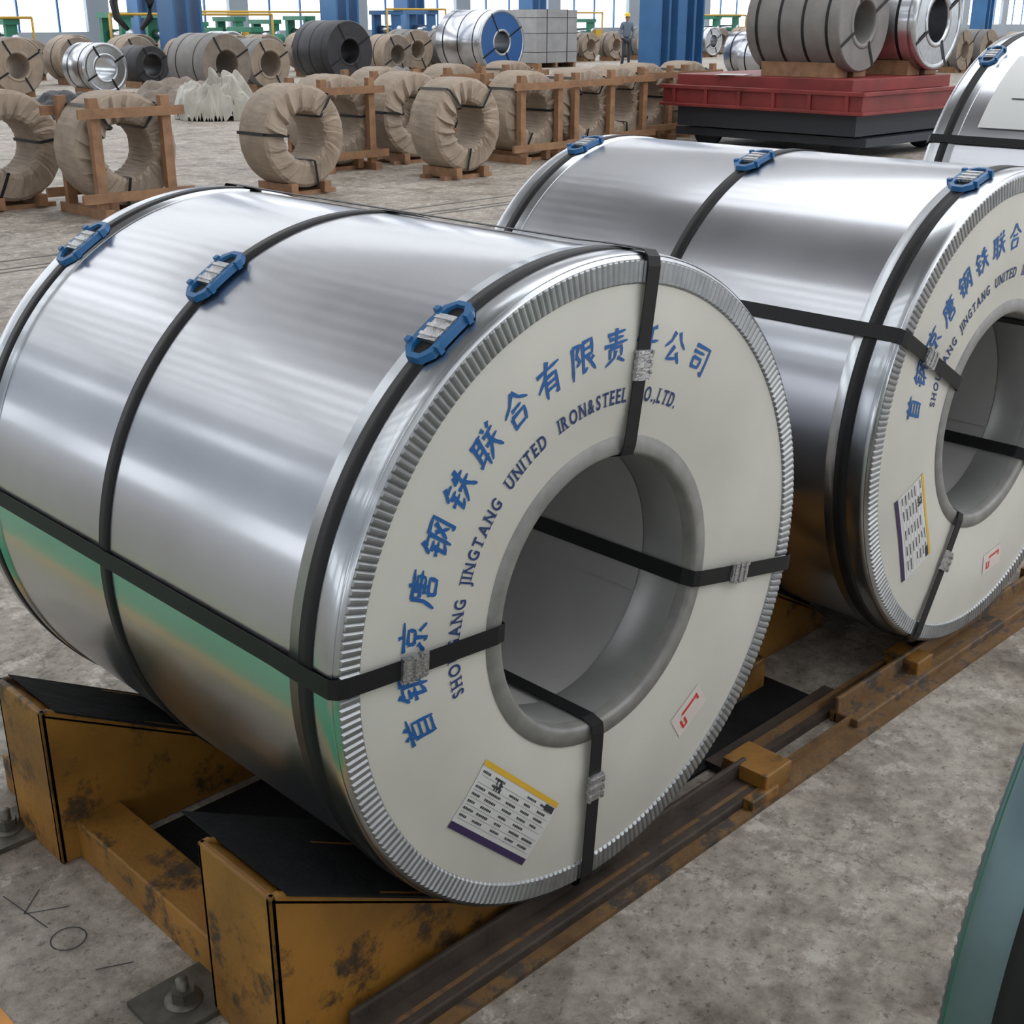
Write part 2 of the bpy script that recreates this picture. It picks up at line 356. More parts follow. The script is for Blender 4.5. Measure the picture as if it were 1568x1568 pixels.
    for yy in(.062,mid,L-.062):
        ph=rad(clip_ang); SC=.76
        def mp(s_,t_,h_):
            s_*=SC;t_*=SC
            aa=ph+s_/R; rr=R+.003+h_; return (rr*cos(aa),yy+t_,rr*sin(aa))
        outer=[(-.085,-.018),(-.062,-.042),(-.02,-.044),(.02,-.044),(.062,-.042),(.085,-.018),(.085,.018),(.062,.042),(.02,.044),(-.02,.044),(-.062,.042),(-.085,.018)]
        inner=[(-.068,-.012),(-.052,-.024),(-.02,-.026),(.02,-.026),(.052,-.024),(.068,-.012),(.068,.012),(.052,.024),(.02,.026),(-.02,.026),(-.052,.024),(-.068,.012)]
        n=12;vs=[mp(s_,t_,0) for s_,t_ in outer]+[mp(s_*.97,t_*.95,.012) for s_,t_ in outer]+[mp(s_*1.03,t_*1.05,.012) for s_,t_ in inner]+[mp(s_,t_,0.003) for s_,t_ in inner]
        fs=[(j*n+i,j*n+(i+1)%n,(j+1)*n+(i+1)%n,(j+1)*n+i) for j in range(3) for i in range(n)]
        b.add(vs,fs,bluepad)
        def bx(s0,s1,t0,t1,h0,h1,m):
            vs=[mp(s_,t_,h_) for h_ in(h0,h1) for s_,t_ in((s0,t0),(s1,t0),(s1,t1),(s0,t1))]
            b.add(vs,[(0,3,2,1),(4,5,6,7),(0,1,5,4),(1,2,6,5),(2,3,7,6),(3,0,4,7)],m)
        bx(-.07,.07,-.027,.027,.0,.0045,bluepad)
        bx(-.082,.082,-.02,.02,.0045,.0075,strapm)
        bx(-.036,.036,-.026,.026,.006,.0135,seal_m)
        for q in(-.024,0,.024): bx(q-.004,q+.004,-.028,.028,.006,.0155,seal_m)
        for sx in(-1,1):
            bx(sx*.045-.006,sx*.045+.006,-.05,-.036,.0,.016,bluepad); bx(sx*.045-.006,sx*.045+.006,.036,.05,.0,.016,bluepad)
    b.make('seal_protectors',E)
    if not detail: return E
    b=MB()
    def face_add(pts2,fs,mat,off):
        vs=[]
        for (px,pz) in pts2:
            r=math.hypot(px,pz);a=math.atan2(pz,px)
            vs.append((px,plate_y(r/k,a,dents)-off,pz))
        b.add(vs,fs,mat)
    for vs,fs,r_,ad,mt_ in PL:
        a=rad(ad+rot);r=r_*k;q=a-pi/2
        face_add([(r*cos(a)+vx*cos(q)-vy*sin(q),r*sin(a)+vx*sin(q)+vy*cos(q)) for vx,vy in vs],fs,mt_,.0014)
    b.make('printed_lettering',E,recalc=False)
    b=MB()
    def rect(cx,cz,w_,h_,ang,mat,off,nx=8,ny=5,frame=None):
        vs=[]
        for j in range(ny+1):
            for i in range(nx+1):
                u=(i/nx-.5)*w_+cx; v=(j/ny-.5)*h_+cz
                X=F[0]+u*cos(FA)-v*sin(FA);Z=F[1]+u*sin(FA)+v*cos(FA); vs.append((X,Z))
        face_add(vs,[(j*(nx+1)+i,j*(nx+1)+i+1,(j+1)*(nx+1)+i+1,(j+1)*(nx+1)+i) for j in range(ny) for i in range(nx)],mat,off)
    r0=.4226*k;a0=rad(232.9+rot); F=(r0*cos(a0),r0*sin(a0)); FA=rad(-44+rot)
    rect(0,0,.25,.128,0,paper,.0012)
    rect(0,.059,.25,.010,0,yellow_ink,.0018); rect(0,-.058,.25,.013,0,purple_ink,.0018)
    rr=random.Random(3)
    for row in range(7):
        v=.045-row*.0135
        for c0,c1 in((-.118,-.085),(-.078,-.03),(-.02,.02),(.03,.065),(.075,.115)):
            if rr.random()<.85:
                wdt=(c1-c0)*rr.uniform(.5,.95); q=c0
                while q<c0+wdt:
                    g=rr.uniform(.002,.0045); rect(q+g/2,v,g,.0042,0,ink,.0019,1,1); q+=g+.0012
        rect(0,v-.0065,.236,.0005,0,ink,.0018,6,1)
    rect(.105,.046,.03,.012,0,ink,.0018,2,1)
    for i in range(6):
        for j in range(6):
            if rr.random()<.6: rect(-.068+i*.0035,.027+j*.0035,.0035,.0035,0,ink,.0022,1,1)
    b.make('product_label',E,recalc=False)
    b=MB(); r0=.425*k;a0=rad(-52.8+rot); F=(r0*cos(a0),r0*sin(a0)); FA=rad(32+rot)
    rect(0,0,.10,.06,0,tagp,.0012)
    rect(.005,.012,.05,.006,0,red_ink,.0018,2,1);rect(.033,.008,.006,.016,0,red_ink,.0018,1,1);rect(-.03,-.008,.006,.022,0,red_ink,.0018,1,1);rect(-.018,-.008,.006,.018,0,red_ink,.0018,1,1);rect(-.024,-.018,.016,.004,0,red_ink,.0018,1,1)
    b.make('inspection_tag',E,recalc=False)
    return E
SA=[81,-11,176,266]
galvanised_coil(0,0,.662,.6,1.25,.255,0,121.5,.68,SA)
galvanised_coil(1.498,0,.672,.61,1.338,.262,-25,105,.67,[s-25 for s in SA])
galvanised_coil(3.75,-.15,.815,.75,1.25,.3,40,118,.62,[150,60,240,330],detail=False)
galvanised_coil(0,-2.2,.662,.6,1.24,.255,10,60,.62,[90,0,180,270],detail=False,name='dark_green_coil',body=greencoil,rim=tealrim)
b=MB()
def cyl_rect(a0,a1,y0,y1,R,mat,n=10):
    vs=[];fs=[]
    for i in range(n+1):
        a=rad(a0+(a1-a0)*i/n)
        for yy in(y0,y1): vs.append((R*cos(a),yy,R*sin(a)))
    for i in range(n): fs.append((2*i,2*i+1,2*i+3,2*i+2))
    b.add(vs,fs,mat,True)
cyl_rect(118,146,.45,1.08,.756,paper); cyl_rect(122,123,.52,1.0,.7575,ink); cyl_rect(131,131.6,.55,.95,.7575,ink); cyl_rect(136,136.5,.55,1.0,.7575,ink)
b.make('shipping_papers',bpy.data.objects['galvanized_steel_coil.002'],recalc=False)

# ------------------------------------------------------------------ saddles (cradles)
def cradle(x,top=.355,half=.7,left=((.05,.26),(.83,1.03)),right=((.40,.60),(.95,1.15)),bm_=rust):
    E=empty('coil_cradle',(x,0,0)); sl=.552
    b=MB(); p=MB()
    for s,spans in((-1,left),(1,right)):
        for y0,y1 in spans:
            poly=[(s*half,.0),(s*half,top),(s*(half-.02),top),(s*.24,top-(half-.02-.24)*sl),(s*.14,.03),(s*.14,.0)]
            b.prism(poly,y0,y0+.014,ochre); b.prism(poly,y1-.014,y1,ochre)
            b.prism([(s*half,0),(s*half,top),(s*(half-.014),top),(s*(half-.014),0)],y0,y1,ochre)
            p0=(s*(half-.004),top);p1=(s*.22,top-(half-.22)*sl)
            b.prism([p0,p1,(p1[0],p1[1]-.014),(p0[0],p0[1]-.014)],y0,y1,ochre)
            p0=(s*(half-.03),top-.012);p1=(s*.23,top-(half-.23)*sl)
            p.prism([(p0[0],p0[1]+.004),(p0[0],p0[1]+.008),(p1[0],p1[1]+.009),(p1[0],p1[1])],y0-.005,y1+(.10 if y0<.3 else .01),rubber)
    b.make('saddle_wedges',E,bevel=.004)
    p.make('rubber_pads',E,bevel=.003)
    b=MB()
    for s in(-1,1):
        b.box((s*(half-.09),.545,.045),(.10,.59,.09),ochre)
        b.box((s*(half-.09),1.10,.045),(.10,.16,.09),ochre)
    b.box((-.02,.005,.015),(half*2-.28,.08,.03),bm_); b.box((-.02,.028,.035),(half*2-.28,.012,.07),bm_)
    b.box((0,1.15,.03),(half*2-.2,.10,.06),rust)
    b.box((half-.14,.01,.035),(.10,.12,.06),ochre); b.box((half-.2,-.045,.018),(.10,.03,.03),ochre)
    if x>1: b.box((-half+.47,.03,.035),(.08,.10,.06),ochre)
    b.make('base_beams',E,bevel=.004)
    b=MB()
    for s in(-1,1):
        for yy in(.31,1.02):
            c=(s*(half+.02),yy,.006)
            b.box(c,(.17,.13,.012),bolt_m)
            b.lathe([(.0,.036),(.022,.036),(.022,.012)],bolt_m,(s*(half+.03),yy,0),seg=6,smooth=False,axis='Z')
            b.lathe([(.0,.056),(.011,.056),(.011,.03)],bolt_m,(s*(half+.03),yy,0),seg=12,axis='Z')
            b.lathe([(.014,.014),(.034,.014),(.034,.012)],bolt_m,(s*(half+.03),yy,0),seg=20,axis='Z')
    b.make('anchor_plates',E)
    return E
cradle(0); cradle(1.498,left=((.34,.54),(.85,1.05)),bm_=rust_o)
cradle(3.75,.42,.82)
E=cradle(0); E.location=(0,-2.2,0)
b=MB(); b.box((.75,-.035,.005),(3.2,.06,.010),rust_o); b.box((.75,-.01,.016),(3.2,.010,.03),rust_o)
b.box((.78,.09,.010),(.5,.08,.02),rust); b.box((1.0,.075,.02),(.95,.012,.04),rust_o)
b.make('floor_guide_rail')
b=MB()
for (x0,y0,x1,y1) in((-.55,.12,-.15,.8),(.10,.12,.98,.9)):
    b.box(((x0+x1)/2,(y0+y1)/2,.004),(x1-x0,y1-y0,.008),rubber)  # dark sheets added where the floor lies in shade under and between the coils
b.make('floor_shade_sheets')

# ------------------------------------------------------------------ paper-wrapped strip coils
def paper_coil_mesh(nm,R,W,rin,mat,seed,straps=3):
    rn=random.Random(seed); b=MB(); N=96
    ja=[rn.uniform(-.35,.35)*2*pi/N for _ in range(N)]
    per=[rn.choice((5,6,7)) for _ in range(40)]
    saw=[]
    for p_ in per:
        a_=rn.uniform(.5,1.3)
        saw+= [a_*(q/(p_-1)) for q in range(p_)]
    saw=saw[:N]
    def ring(r,y,jr,jy,tw=0,sw=0,rot=0):
        vs=[]
        for i in range(N):
            a=2*pi*i/N+ja[i]*tw+rot; rr=r+rn.uniform(-jr,jr)
            vs.append((rr*cos(a),y+rn.uniform(-jy,jy)-sw*saw[i],rr*sin(a)))
        return vs
    R1=R-.005
    rows=[ring(rin+.002,W+.0,.004,.004),ring(rin+.03,W+.012,.006,.008,1),ring((R+rin)/2,W+.015,.01,.008,1),ring(R-.03,W+.006,.006,.004,1),ring(R1,W-.015,.003,.003,.5),
          ring(R,W*.7,.003,0),ring(R,W*.35,.003,0),ring(R1,.015,.003,.003,.5),ring(R-.035,-.005,.005,.003,1,.016,.03),ring((R*.55+rin*.45),-.008,.006,.004,1,.036,.10),ring(rin+.04,-.008,.008,.006,1,.05,.16),ring(rin+.004,.01,.006,.006,.6,.044,.18),ring(rin,.06,.004,.01),ring(rin+.002,W*.5,.004,0)]
    vs=sum(rows,[]);fs=[];n=len(rows)
    for j in range(n):
        q=(j+1)%n
        for i in range(N): fs.append((j*N+i,j*N+(i+1)%N,q*N+(i+1)%N,q*N+i))
    b.add(vs,fs,mat)
    w=.014
    for a in [rn.uniform(0,1)+2*pi*i/max(1,straps) for i in range(straps)]:
        path=[(rin-.008,W/2),(rin-.008,.0),(rin,-.065),(R-.01,-.035),(R+.01,.0),(R+.01,W),(R-.01,W+.03),(rin-.008,W+.02),(rin-.008,W/2)]
        er=Vector((cos(a),0,sin(a)));et=Vector((-sin(a),0,cos(a)));v2=[]
        for r,y in path:
            for s in(-1,1): v2.append(er*r+et*w*s+Vector((0,y,0)))
        b.add(v2,[(2*i,2*i+1,2*i+3,2*i+2) for i in range(len(path)-1)],strapm)
    o=b.make(nm); me=o.data; bpy.data.objects.remove(o); return me
PR,PW=.48,.42
pc=[paper_coil_mesh('wrapped_coil_mesh',PR,PW,.235,kraft,s) for s in(1,2,3)]
def wood_frame(R,W):
    b=MB()
    for yy in(-.10,W+.075):
        s=1 if yy<0 else -1
        for x in(-.33,.33): b.box((x,yy,-.03),(.085,.07,R*2-.02),wood)
        b.box((0,yy-.055*s,R*.66),(.98,.035,.08),wood)
        b.box((0,yy-.055*s,-R*.78),(1.05,.035,.08),wood)
    for x in(-.33,.33):
        b.box((x,W/2,-R-.03),(.09,W+.45,.08),wood)
    o=b.make('f',bevel=.004); me=o.data; bpy.data.objects.remove(o); return me
wf=wood_frame(PR,PW)
def block_mesh(R,W):
    b=MB()
    for s in(-1,1):
        b.box((s*.2,W/2,-R-.0),(.08,W+.12,.10),wood)
    for y in(.05,W-.05): b.box((0,y,-R-.05),(.7,.08,.04),wood)
    o=b.make('f'); me=o.data; bpy.data.objects.remove(o); return me
blk=block_mesh(PR,PW)
def strip_coil(x,y,i,frame=True,rz=0,s=1.0):
    E=empty('paper_wrapped_strip_coil',(x,y,PR+.07),rz)
    place('paper_wrap',pc[i%3],E)
    if frame: place('wooden_frame',wf,E)
    place('timber_chocks',blk,E)
for i,(x,y,fr,rz) in enumerate([(3.45,10.05,0,.02),(4.05,9.1,1,-.02),(5.9,9.05,0,.03),(7.45,10.5,1,0),(7.95,8.95,0,.02),(8.55,10.5,0,-.03),(9.7,9.7,1,.04),(10.75,9.8,1,0),(11.75,10.1,1,0),(12.8,10.5,1,.03),(13.9,10.6,1,0),(9.3,11.9,1,0),(10.7,12.1,1,.03),(12.1,12.4,1,0)]):
    strip_coil(x,y,i,fr,rz)

# ------------------------------------------------------------------ distant coils
def roll_mesh(R,L,rin,mat,face,ringm=None,bands=2):
    b=MB(); b.lathe([(rin,L),(rin+.02,L+.0),(R-.02,L),(R,L-.02),(R,.02),(R-.02,0)],mat,seg=64)
    b.lathe([(R-.02,0),(rin+.06,0)],face,seg=64,smooth=False); b.lathe([(rin+.06,0),(rin+.06,-.006),(rin,-.006),(rin,.03),(rin,L)],ringm or face,seg=64)
    if ringm: b.lathe([(R-.07,-.001),(R-.07,-.008),(R+.004,-.008),(R+.004,.10)],ringm,seg=64)
    for k in range(bands):
        yy=L*(k+.5)/bands; b.lathe([(R+.003,yy-.02),(R+.004,yy+.02)],strapm,seg=64)
    for a in(.5,2.07,3.64,5.2):
        er=Vector((cos(a),0,sin(a)));et=Vector((-sin(a),0,cos(a)))
        b.add([er*rin-et*.02+Vector((0,-.012,0)),er*rin+et*.02+Vector((0,-.012,0)),er*R+et*.02+Vector((0,-.012,0)),er*R-et*.02+Vector((0,-.012,0))],[(0,1,2,3)],strapm)
    o=b.make('roll',recalc=True); me=o.data; bpy.data.objects.remove(o); return me
def chocks(R,L):
    b=MB()
    for s in(-1,1):
        b.prism([(s*.12*R,-R-.06),(s*.62*R,-R-.06),(s*.62*R,-R*.80),(s*.5*R,-R*.88),(s*.3*R,-R*.965),(s*.12*R,-R*1.0)],.1*L,.9*L,wood)
    o=b.make('c'); me=o.data; bpy.data.objects.remove(o); return me
taken=[]
def roll(name,x,y,R,L,rin,mat,face,ringm=None,z0=0,bands=2,rz=0):
    E=empty(name,(x,y,z0+R+.06),rz); place('coil_body',roll_mesh(R,L,rin,mat,face,ringm,bands),E); place('timber_chocks',chocks(R,L),E); taken.append((x,y+L/2,R+.3)); return E
roll('dark_wrapped_coil',19.6,26,.74,1.5,.3,dark_m,dark_m,bands=3)
roll('blue_faced_coil',25.3,26.3,.88,1.9,.3,galv,blueface,galv_rim,bands=3)
roll('galvanized_round_coil',12.6,25.6,.52,1.0,.25,galv,galv_rim,galv_rim,bands=2)
roll('paper_wrapped_coil',11.0,26.4,.58,1.1,.26,kraft_d,kraft,bands=1)
roll('dark_wrapped_coil',15.1,28.0,.46,1.0,.25,dark_m,dark_m,bands=1)
roll('grey_wrapped_coil',14.2,23.3,.62,1.4,.28,greywrap,kraft_d,bands=2)
roll('grey_wrapped_coil',16.2,24.6,.55,1.2,.28,greywrap,kraft,bands=2)
E=empty('transfer_cart',(0,0,0)); b=MB()
b.box((13.65,8.35,.655),(2.7,3.0,.21),redp); b.box((13.7,8.45,.845),(2.4,2.65,.15),redp)
b.box((12.29,8.35,.77),(.05,3.06,.05),redp); b.box((12.29,8.35,.55),(.05,3.06,.04),redp)
b.box((13.65,6.84,.77),(2.74,.05,.05),redp); b.box((13.65,6.84,.55),(2.74,.05,.04),redp)
for i in range(6): b.box((12.285,7.05+i*.52,.66),(.03,.05,.20),redp)
b.make('deck_frame',E,bevel=.008)
b=MB(); b.box((13.7,8.35,.41),(2.5,2.7,.27),navy)
for x in(12.75,14.65):
    for yy in(7.3,9.4): b.lathe([(0,-.06),(.2,-.06),(.2,.06),(0,.06)],navy,(x,yy,.2),seg=32,axis='X')
b.box((13.7,8.35,.2),(2.3,2.9,.1),navy)
b.make('undercarriage',E)
roll('grey_wrapped_coil',13.1,7.4,.58,1.35,.25,greywrap,greywrap,z0=.922,bands=4)
roll('galvanized_round_coil',14.45,7.15,.60,1.5,.27,galv,galv_rim,galv_rim,z0=.922,bands=3)
b=MB(); b.box((12.62,8.95,.927),(.30,.4,.008),paper,Matrix.Rotation(.3,3,'Z')); b.make('loading_papers')

COLS=((29.5,24,.8),(33.2,26,.9),(11.5,32.4,.8),(18.6,32.4,.85),(30,40,1.0),(36,43,.9),(44.5,44,.9),(24,44,.8),(54,43,.9),(60,38.5,.9),(70,36,.9),(50,27,.8),(82,40,1))
for c_ in COLS: taken.append((c_[0],c_[1],1.0))
taken.append((32.0,31.3,1.7)); taken.append((34.6,29.6,1.4))
rn=random.Random(11)
meshes=[(roll_mesh(.55,.9,.26,kraft,kraft_d,None,1),.55),(roll_mesh(.5,.6,.25,kraft_d,kraft,None,1),.5),(roll_mesh(.6,1.1,.26,greywrap,kraft,None,2),.6),(roll_mesh(.58,1.0,.25,galv,galv_rim,galv_rim,2),.58),(roll_mesh(.52,.5,.25,kraft,kraft,None,1),.52)]
names=['paper_wrapped_coil','paper_wrapped_coil','grey_wrapped_coil','galvanized_round_coil','paper_wrapped_coil']
chm={m[1]:chocks(m[1],.7) for m in meshes}
def far(x,y,k):
    me,R=meshes[k]
    for tx,ty,tr in taken:
        if math.hypot(x-tx,y+.5-ty)<tr+R: return
    E=empty(names[k],(x,y,R+.06),rn.uniform(-.06,.06)); place('coil_body',me,E); place('timber_chocks',chm[R],E)
for row,(yy,x0,x1,st) in enumerate([(30.5,13.0,31,1.35),(33.8,10,50,1.5),(36.2,31,60,1.7),(21.5,31,48,1.6),(18.5,28,44,1.5),(28.6,20.5,28.5,1.35)]):
    x=x0
    while x<x1:
        if rn.random()<.88: far(x,yy+rn.uniform(-.25,.25),rn.choice([0,0,1,1,2,3,4,0]))
        x+=st*rn.uniform(.9,1.2)

E=empty('film_wrapped_crate',(32.0,31.3,0)); b=MB()
b.box((0,0,1.0),(2.0,1.6,1.7),whitewrap)
for z in(.5,1.1,1.6): b.box((0,0,z),(2.02,1.62,.02),ink)
for x in(-.5,.5): b.box((x,0,1.0),(.03,1.63,1.73),ink)
for x in(-.9,0,.9): b.box((x,0,.075),(.12,1.6,.15),wood)
b.make('wrapped_load',E,bevel=.03)

def heap(name,x,y,sx,sy,h,mat,seed,n=40):
    vs=[];fs=[]
    for j in range(n+1):
        for i in range(n+1):
            u=i/n*2-1;v=j/n*2-1; d=max(0,1-(u*u+v*v))
            q=mnoise.noise(Vector((u*2.2+seed,v*2.2,0)))+.35*mnoise.noise(Vector((u*5,v*5+seed,1)))
            w=mnoise.noise(Vector((u*4,v*4,seed)))
            z=h*(d**.5)*(.65+.5*q)+abs(w)*h*.22*min(1,d*4)
            vs.append((u*sx+.08*w,v*sy+.08*q,max(0.005,z) if d>0 else 0.005))
    for j in range(n):
        for i in range(n):
            a=j*(n+1)+i
            u=(i+.5)/n*2-1;v=(j+.5)/n*2-1
            if u*u+v*v<1: fs.append((a,a+1,a+n+2,a+n+1))
    b=MB(); b.add(vs,fs,mat); return b.make(name,None,(x,y,0))
film=simple('crumpled_plastic_film',(.36,.34,.285),.3,0,noise=.15,scale=3)
heap('crumpled_plastic_heap',10.75,18.3,.7,.7,.9,film,2)
heap('scrap_wrapping_pile',13.3,19.0,1.4,.8,.6,greywrap,5)
heap('scrap_wrapping_pile',16.2,20.4,1.3,.8,.65,greywrap,9)
heap('scrap_wrapping_pile',9.3,20.4,1.2,.7,.5,dark_m,12)
heap('scrap_wrapping_pile',12.0,21.4,1.2,.7,.6,kraft_d,14)

def machine(x,y,w,h,rz,mat=green_m,seed=0):
    rr=random.Random(seed); E=empty('slitting_line_machine',(x,y,0),rz); b=MB()
    b.box((0,0,.2),(w,1.6,.4),mat)
    nst=int(w/1.3)
    for i in range(nst):
        xx=-w/2+.6+i*(w-1.2)/max(1,nst-1); hh=h*rr.uniform(.6,1)
        for yy in(-.6,.6): b.box((xx,yy,.4+hh/2),(.35,.18,hh),mat)
        b.box((xx,0,.4+hh),(.5,1.5,.16),mat)
        b.lathe([(0,-.7),(.16,-.7),(.16,.7),(0,.7)],galv_rim,(xx+.1,0,.4+hh*.55),seg=20)
        if i%2: b.box((xx+.3,-.75,.4+hh*.4),(.4,.25,.5),yellow_m)
        else: b.lathe([(0,-1.0),(.2,-1.0),(.2,-.7),(0,-.7)],mat,(xx,0,.4+hh*.4),seg=20)
    b.tube([(-w/2,-.8,.4+h),(w/2,-.8,.4+h)],.04,yellow_m)
    b.tube([(-w/2,-.8,.4),(-w/2,-.8,.4+h)],.04,yellow_m); b.tube([(w/2,-.8,.4),(w/2,-.8,.4+h)],.04,yellow_m)
    b.make('machine_frame',E)
machine(14,38,5,1.2,0,seed=1);machine(22,38,6,1.3,0,seed=2);machine(27.5,42.5,6,1.4,0,seed=3);machine(41,40.8,8,1.4,0,seed=4);machine(52,40,6,1.3,0,seed=5);machine(33,39.8,3,1.5,0,mat=bluecol,seed=6);machine(72,40,9,1.6,0,mat=yellow_m,seed=7)
b=MB()
hx,hy=17.1,32.3
b.tube([(hx,hy,11.5),(hx,hy,2.6)],.05,dark_m)
b.box((hx,hy,2.5),(.7,.3,.5),dark_m)
for s in(-1,1): b.tube([(hx+s*.3,hy,2.4),(hx+s*.55,hy,2.0),(hx+s*.5,hy,1.6),(hx+s*.2,hy,1.3)],[.12,.12,.1,.06],dark_m)
b.make('crane_tongs')
b=MB()
for yy in(6.5,9.5):
    for dx in(-.9,.9): b.tube([(25+dx,yy,0),(25+dx*.45,yy,2.6)],.12,orange_m)
    b.box((25,yy,1.0),(1.6,.12,.14),orange_m); b.box((25,yy,2.6),(1.2,.2,.2),orange_m)
b.box((25,8,2.7),(.3,3.4,.25),orange_m); b.make('orange_gantry_frame')

def worker(x,y,rz):
    E=empty('worker',(x,y,0),rz)
    def skin(name,pts,edges,radii,mat,root=0,sub=2):
        me=bpy.data.meshes.new(name); me.from_pydata(pts,edges,[]); o=place(name,me,E); me.materials.append(mat)
        m=o.modifiers.new('skin','SKIN'); m.use_smooth_shade=True
        if not me.skin_vertices:
            bpy.context.view_layer.objects.active=o
            bpy.ops.mesh.customdata_skin_add()
        for i,r in enumerate(radii):
            sv=me.skin_vertices[0].data[i]; sv.radius=(r,r) if not isinstance(r,tuple) else r; sv.use_root=(i==root)
        s=o.modifiers.new('sub','SUBSURF'); s.levels=sub; s.render_levels=sub
        return o
    skin('jacket',[(0,0,.92),(0,0,1.08),(0,.01,1.25),(0,.01,1.40),(0,.0,1.47),(.17,0,1.40),(.24,.02,1.14),(.22,-.12,.93),(-.17,0,1.40),(-.25,.03,1.13),(-.24,-.08,.90)],[(0,1),(1,2),(2,3),(3,4),(3,5),(5,6),(6,7),(3,8),(8,9),(9,10)],[(.16,.11),(.15,.11),(.17,.12),(.15,.1),.06,.07,.052,.04,.07,.052,.04],cloth_m)
    skin('trousers',[(0,0,.93),(.09,0,.86),(.10,-.03,.48),(.10,.02,.10),(-.09,0,.86),(-.12,-.06,.48),(-.13,.05,.10)],[(0,1),(1,2),(2,3),(0,4),(4,5),(5,6)],[(.15,.11),.09,.065,.05,.09,.065,.05],pants_m)
    skin('head',[(0,0,1.46),(0,-.005,1.53),(0,-.01,1.60),(0,-.005,1.67)],[(0,1),(1,2),(2,3)],[.05,.055,(.08,.095),(.07,.085)],skin_m)
    b=MB(); b.lathe([(.125,1.645),(.108,1.65),(.104,1.70),(.08,1.745),(.04,1.765),(0,1.77)],helmet_m,seg=24,axis='Z'); b.box((0,-.12,1.648),(.14,.07,.01),helmet_m)
    for s in(-1,1): b.box((s*.03,-.103,1.605),(.018,.01,.01),ink); b.lathe([(0,-.01),(.022,-.01),(.022,.01),(0,.01)],skin_m,(s*.083,0,1.59),seg=10,axis='X')
    b.box((0,-.11,1.585),(.022,.03,.04),skin_m); b.box((0,-.1,1.548),(.045,.01,.008),red_ink); b.make('helmet_and_face',E)
    for s,(hx,hy,hz) in((1,(.22,-.14,.90)),(-1,(-.24,-.09,.87))):
        skin('palm',[(hx,hy,hz),(hx,hy-.01,hz-.07)],[(0,1)],[.03,.034],skin_m,sub=1)
        for k in range(4):
            fx=hx+(k-1.5)*.018; l=(.065,.075,.07,.055)[k]
            skin('finger',[(fx,hy-.01,hz-.07),(fx,hy-.02,hz-.07-l*.6),(fx,hy-.005,hz-.07-l)],[(0,1),(1,2)],[.009,.008,.007],skin_m,sub=1)
        skin('thumb',[(hx-s*.02,hy-.02,hz-.02),(hx-s*.04,hy-.045,hz-.055),(hx-s*.038,hy-.05,hz-.085)],[(0,1),(1,2)],[.011,.01,.008],skin_m,sub=1)
    b=MB()
    for fx,fy in((.10,.0),(-.13,.03)):
        b.box((fx,fy-.04,.045),(.095,.27,.09),boot_m,top=(.8,.75))
        b.lathe([(.055,.05),(.052,.16)],boot_m,(fx,fy+.02,0),seg=12,axis='Z')
    b.make('boots',E,bevel=.015)
worker(34.6,29.6,rad(-30))

# ------------------------------------------------------------------ building shell
X0,X1,Y0,Y1,H=-14,110,-22,46,12
b=MB(); b.add([(X0,Y0,0),(X1,Y0,0),(X1,Y1,0),(X0,Y1,0)],[(0,1,2,3)],floorm); b.make('floor')
W0=Y0+.3
b=MB(); b.add([(-1.8,W0,.002),(-1.06,W0,.002),(-1.06,6.5,.002),(-1.8,6.5,.002)],[(0,1,2,3)],walk_green)
b.add([(-1.06,W0,.0025),(-.965,W0,.0025),(-.965,6.5,.0025),(-1.06,6.5,.0025)],[(0,1,2,3)],walk_line)
b.add([(-1.9,W0,.0025),(-1.8,W0,.0025),(-1.8,6.5,.0025),(-1.9,6.5,.0025)],[(0,1,2,3)],walk_line); b.make('green_walkway',recalc=False)
trackm=simple('track_groove',(.12,.11,.10),.6,.3)
b=MB()
for yy in(7.2,7.32,7.62): b.box((40,yy,.0015),(106,.03,.003),trackm)
b.make('floor_rail_tracks')
b=MB(); b.lathe([(.031,.0015),(.0335,.0015)],ink,(-.796,.613,0),seg=40,axis='Z')
for p,q in(((-.83,.82),(-.81,.67)),((-.77,.79),(-.825,.74)),((-.825,.74),(-.75,.70)),((-.80,.5),(-.74,.47))):
    p=Vector((*p,.0012));q=Vector((*q,.0012));d=(q-p).normalized();n_=Vector((-d.y,d.x,0))*.0012
    b.add([p-n_,q-n_,q+n_,p+n_],[(0,1,2,3)],ink)
b.make('chalk_floor_markings',recalc=False)
def wall(name,p0,p1,bands,pier,pw,t=.25):
    p0=Vector(p0);p1=Vector(p1);d=(p1-p0);L=d.length;d.normalize();ang=math.atan2(d.y,d.x);rt=Matrix.Rotation(ang,3,'Z');b=MB()
    for z0,z1,solid in bands:
        if solid: c=(p0+p1)/2; b.box((c.x,c.y,(z0+z1)/2),(L,t,z1-z0),wallm,rt)
        else:
            n=int(L/pier)
            for i in range(n+1):
                c=p0+d*(L*i/n); b.box((c.x,c.y,(z0+z1)/2),(pw,t*.9,z1-z0),wallm,rt)
                if i<n:
                    for q in(.25,.5,.75):
                        cc=p0+d*(L*(i+q)/n); b.box((cc.x,cc.y,(z0+z1)/2),(.07,.08,z1-z0),bluecol,rt)
            c=(p0+p1)/2; b.box((c.x,c.y,(z0+z1)/2),(L,.08,.07),bluecol,rt)
    b.make(name)
wall('wall_back',(X0,Y1,0),(X1,Y1,0),[(0,1.1,1),(1.1,4.6,0),(4.6,7.6,1),(7.6,11,0),(11,H,1)],6.2,.9)
wall('wall_left',(X0,Y0,0),(X0,Y1,0),[(0,1.3,1),(1.3,3.2,0),(3.2,8.6,1),(8.6,10,0),(10,H,1)],6.2,1.6)
wall('wall_front',(X0,Y0,0),(X1,Y0,0),[(0,2,1),(2,6.5,0),(6.5,H,1)],6.2,1.2)
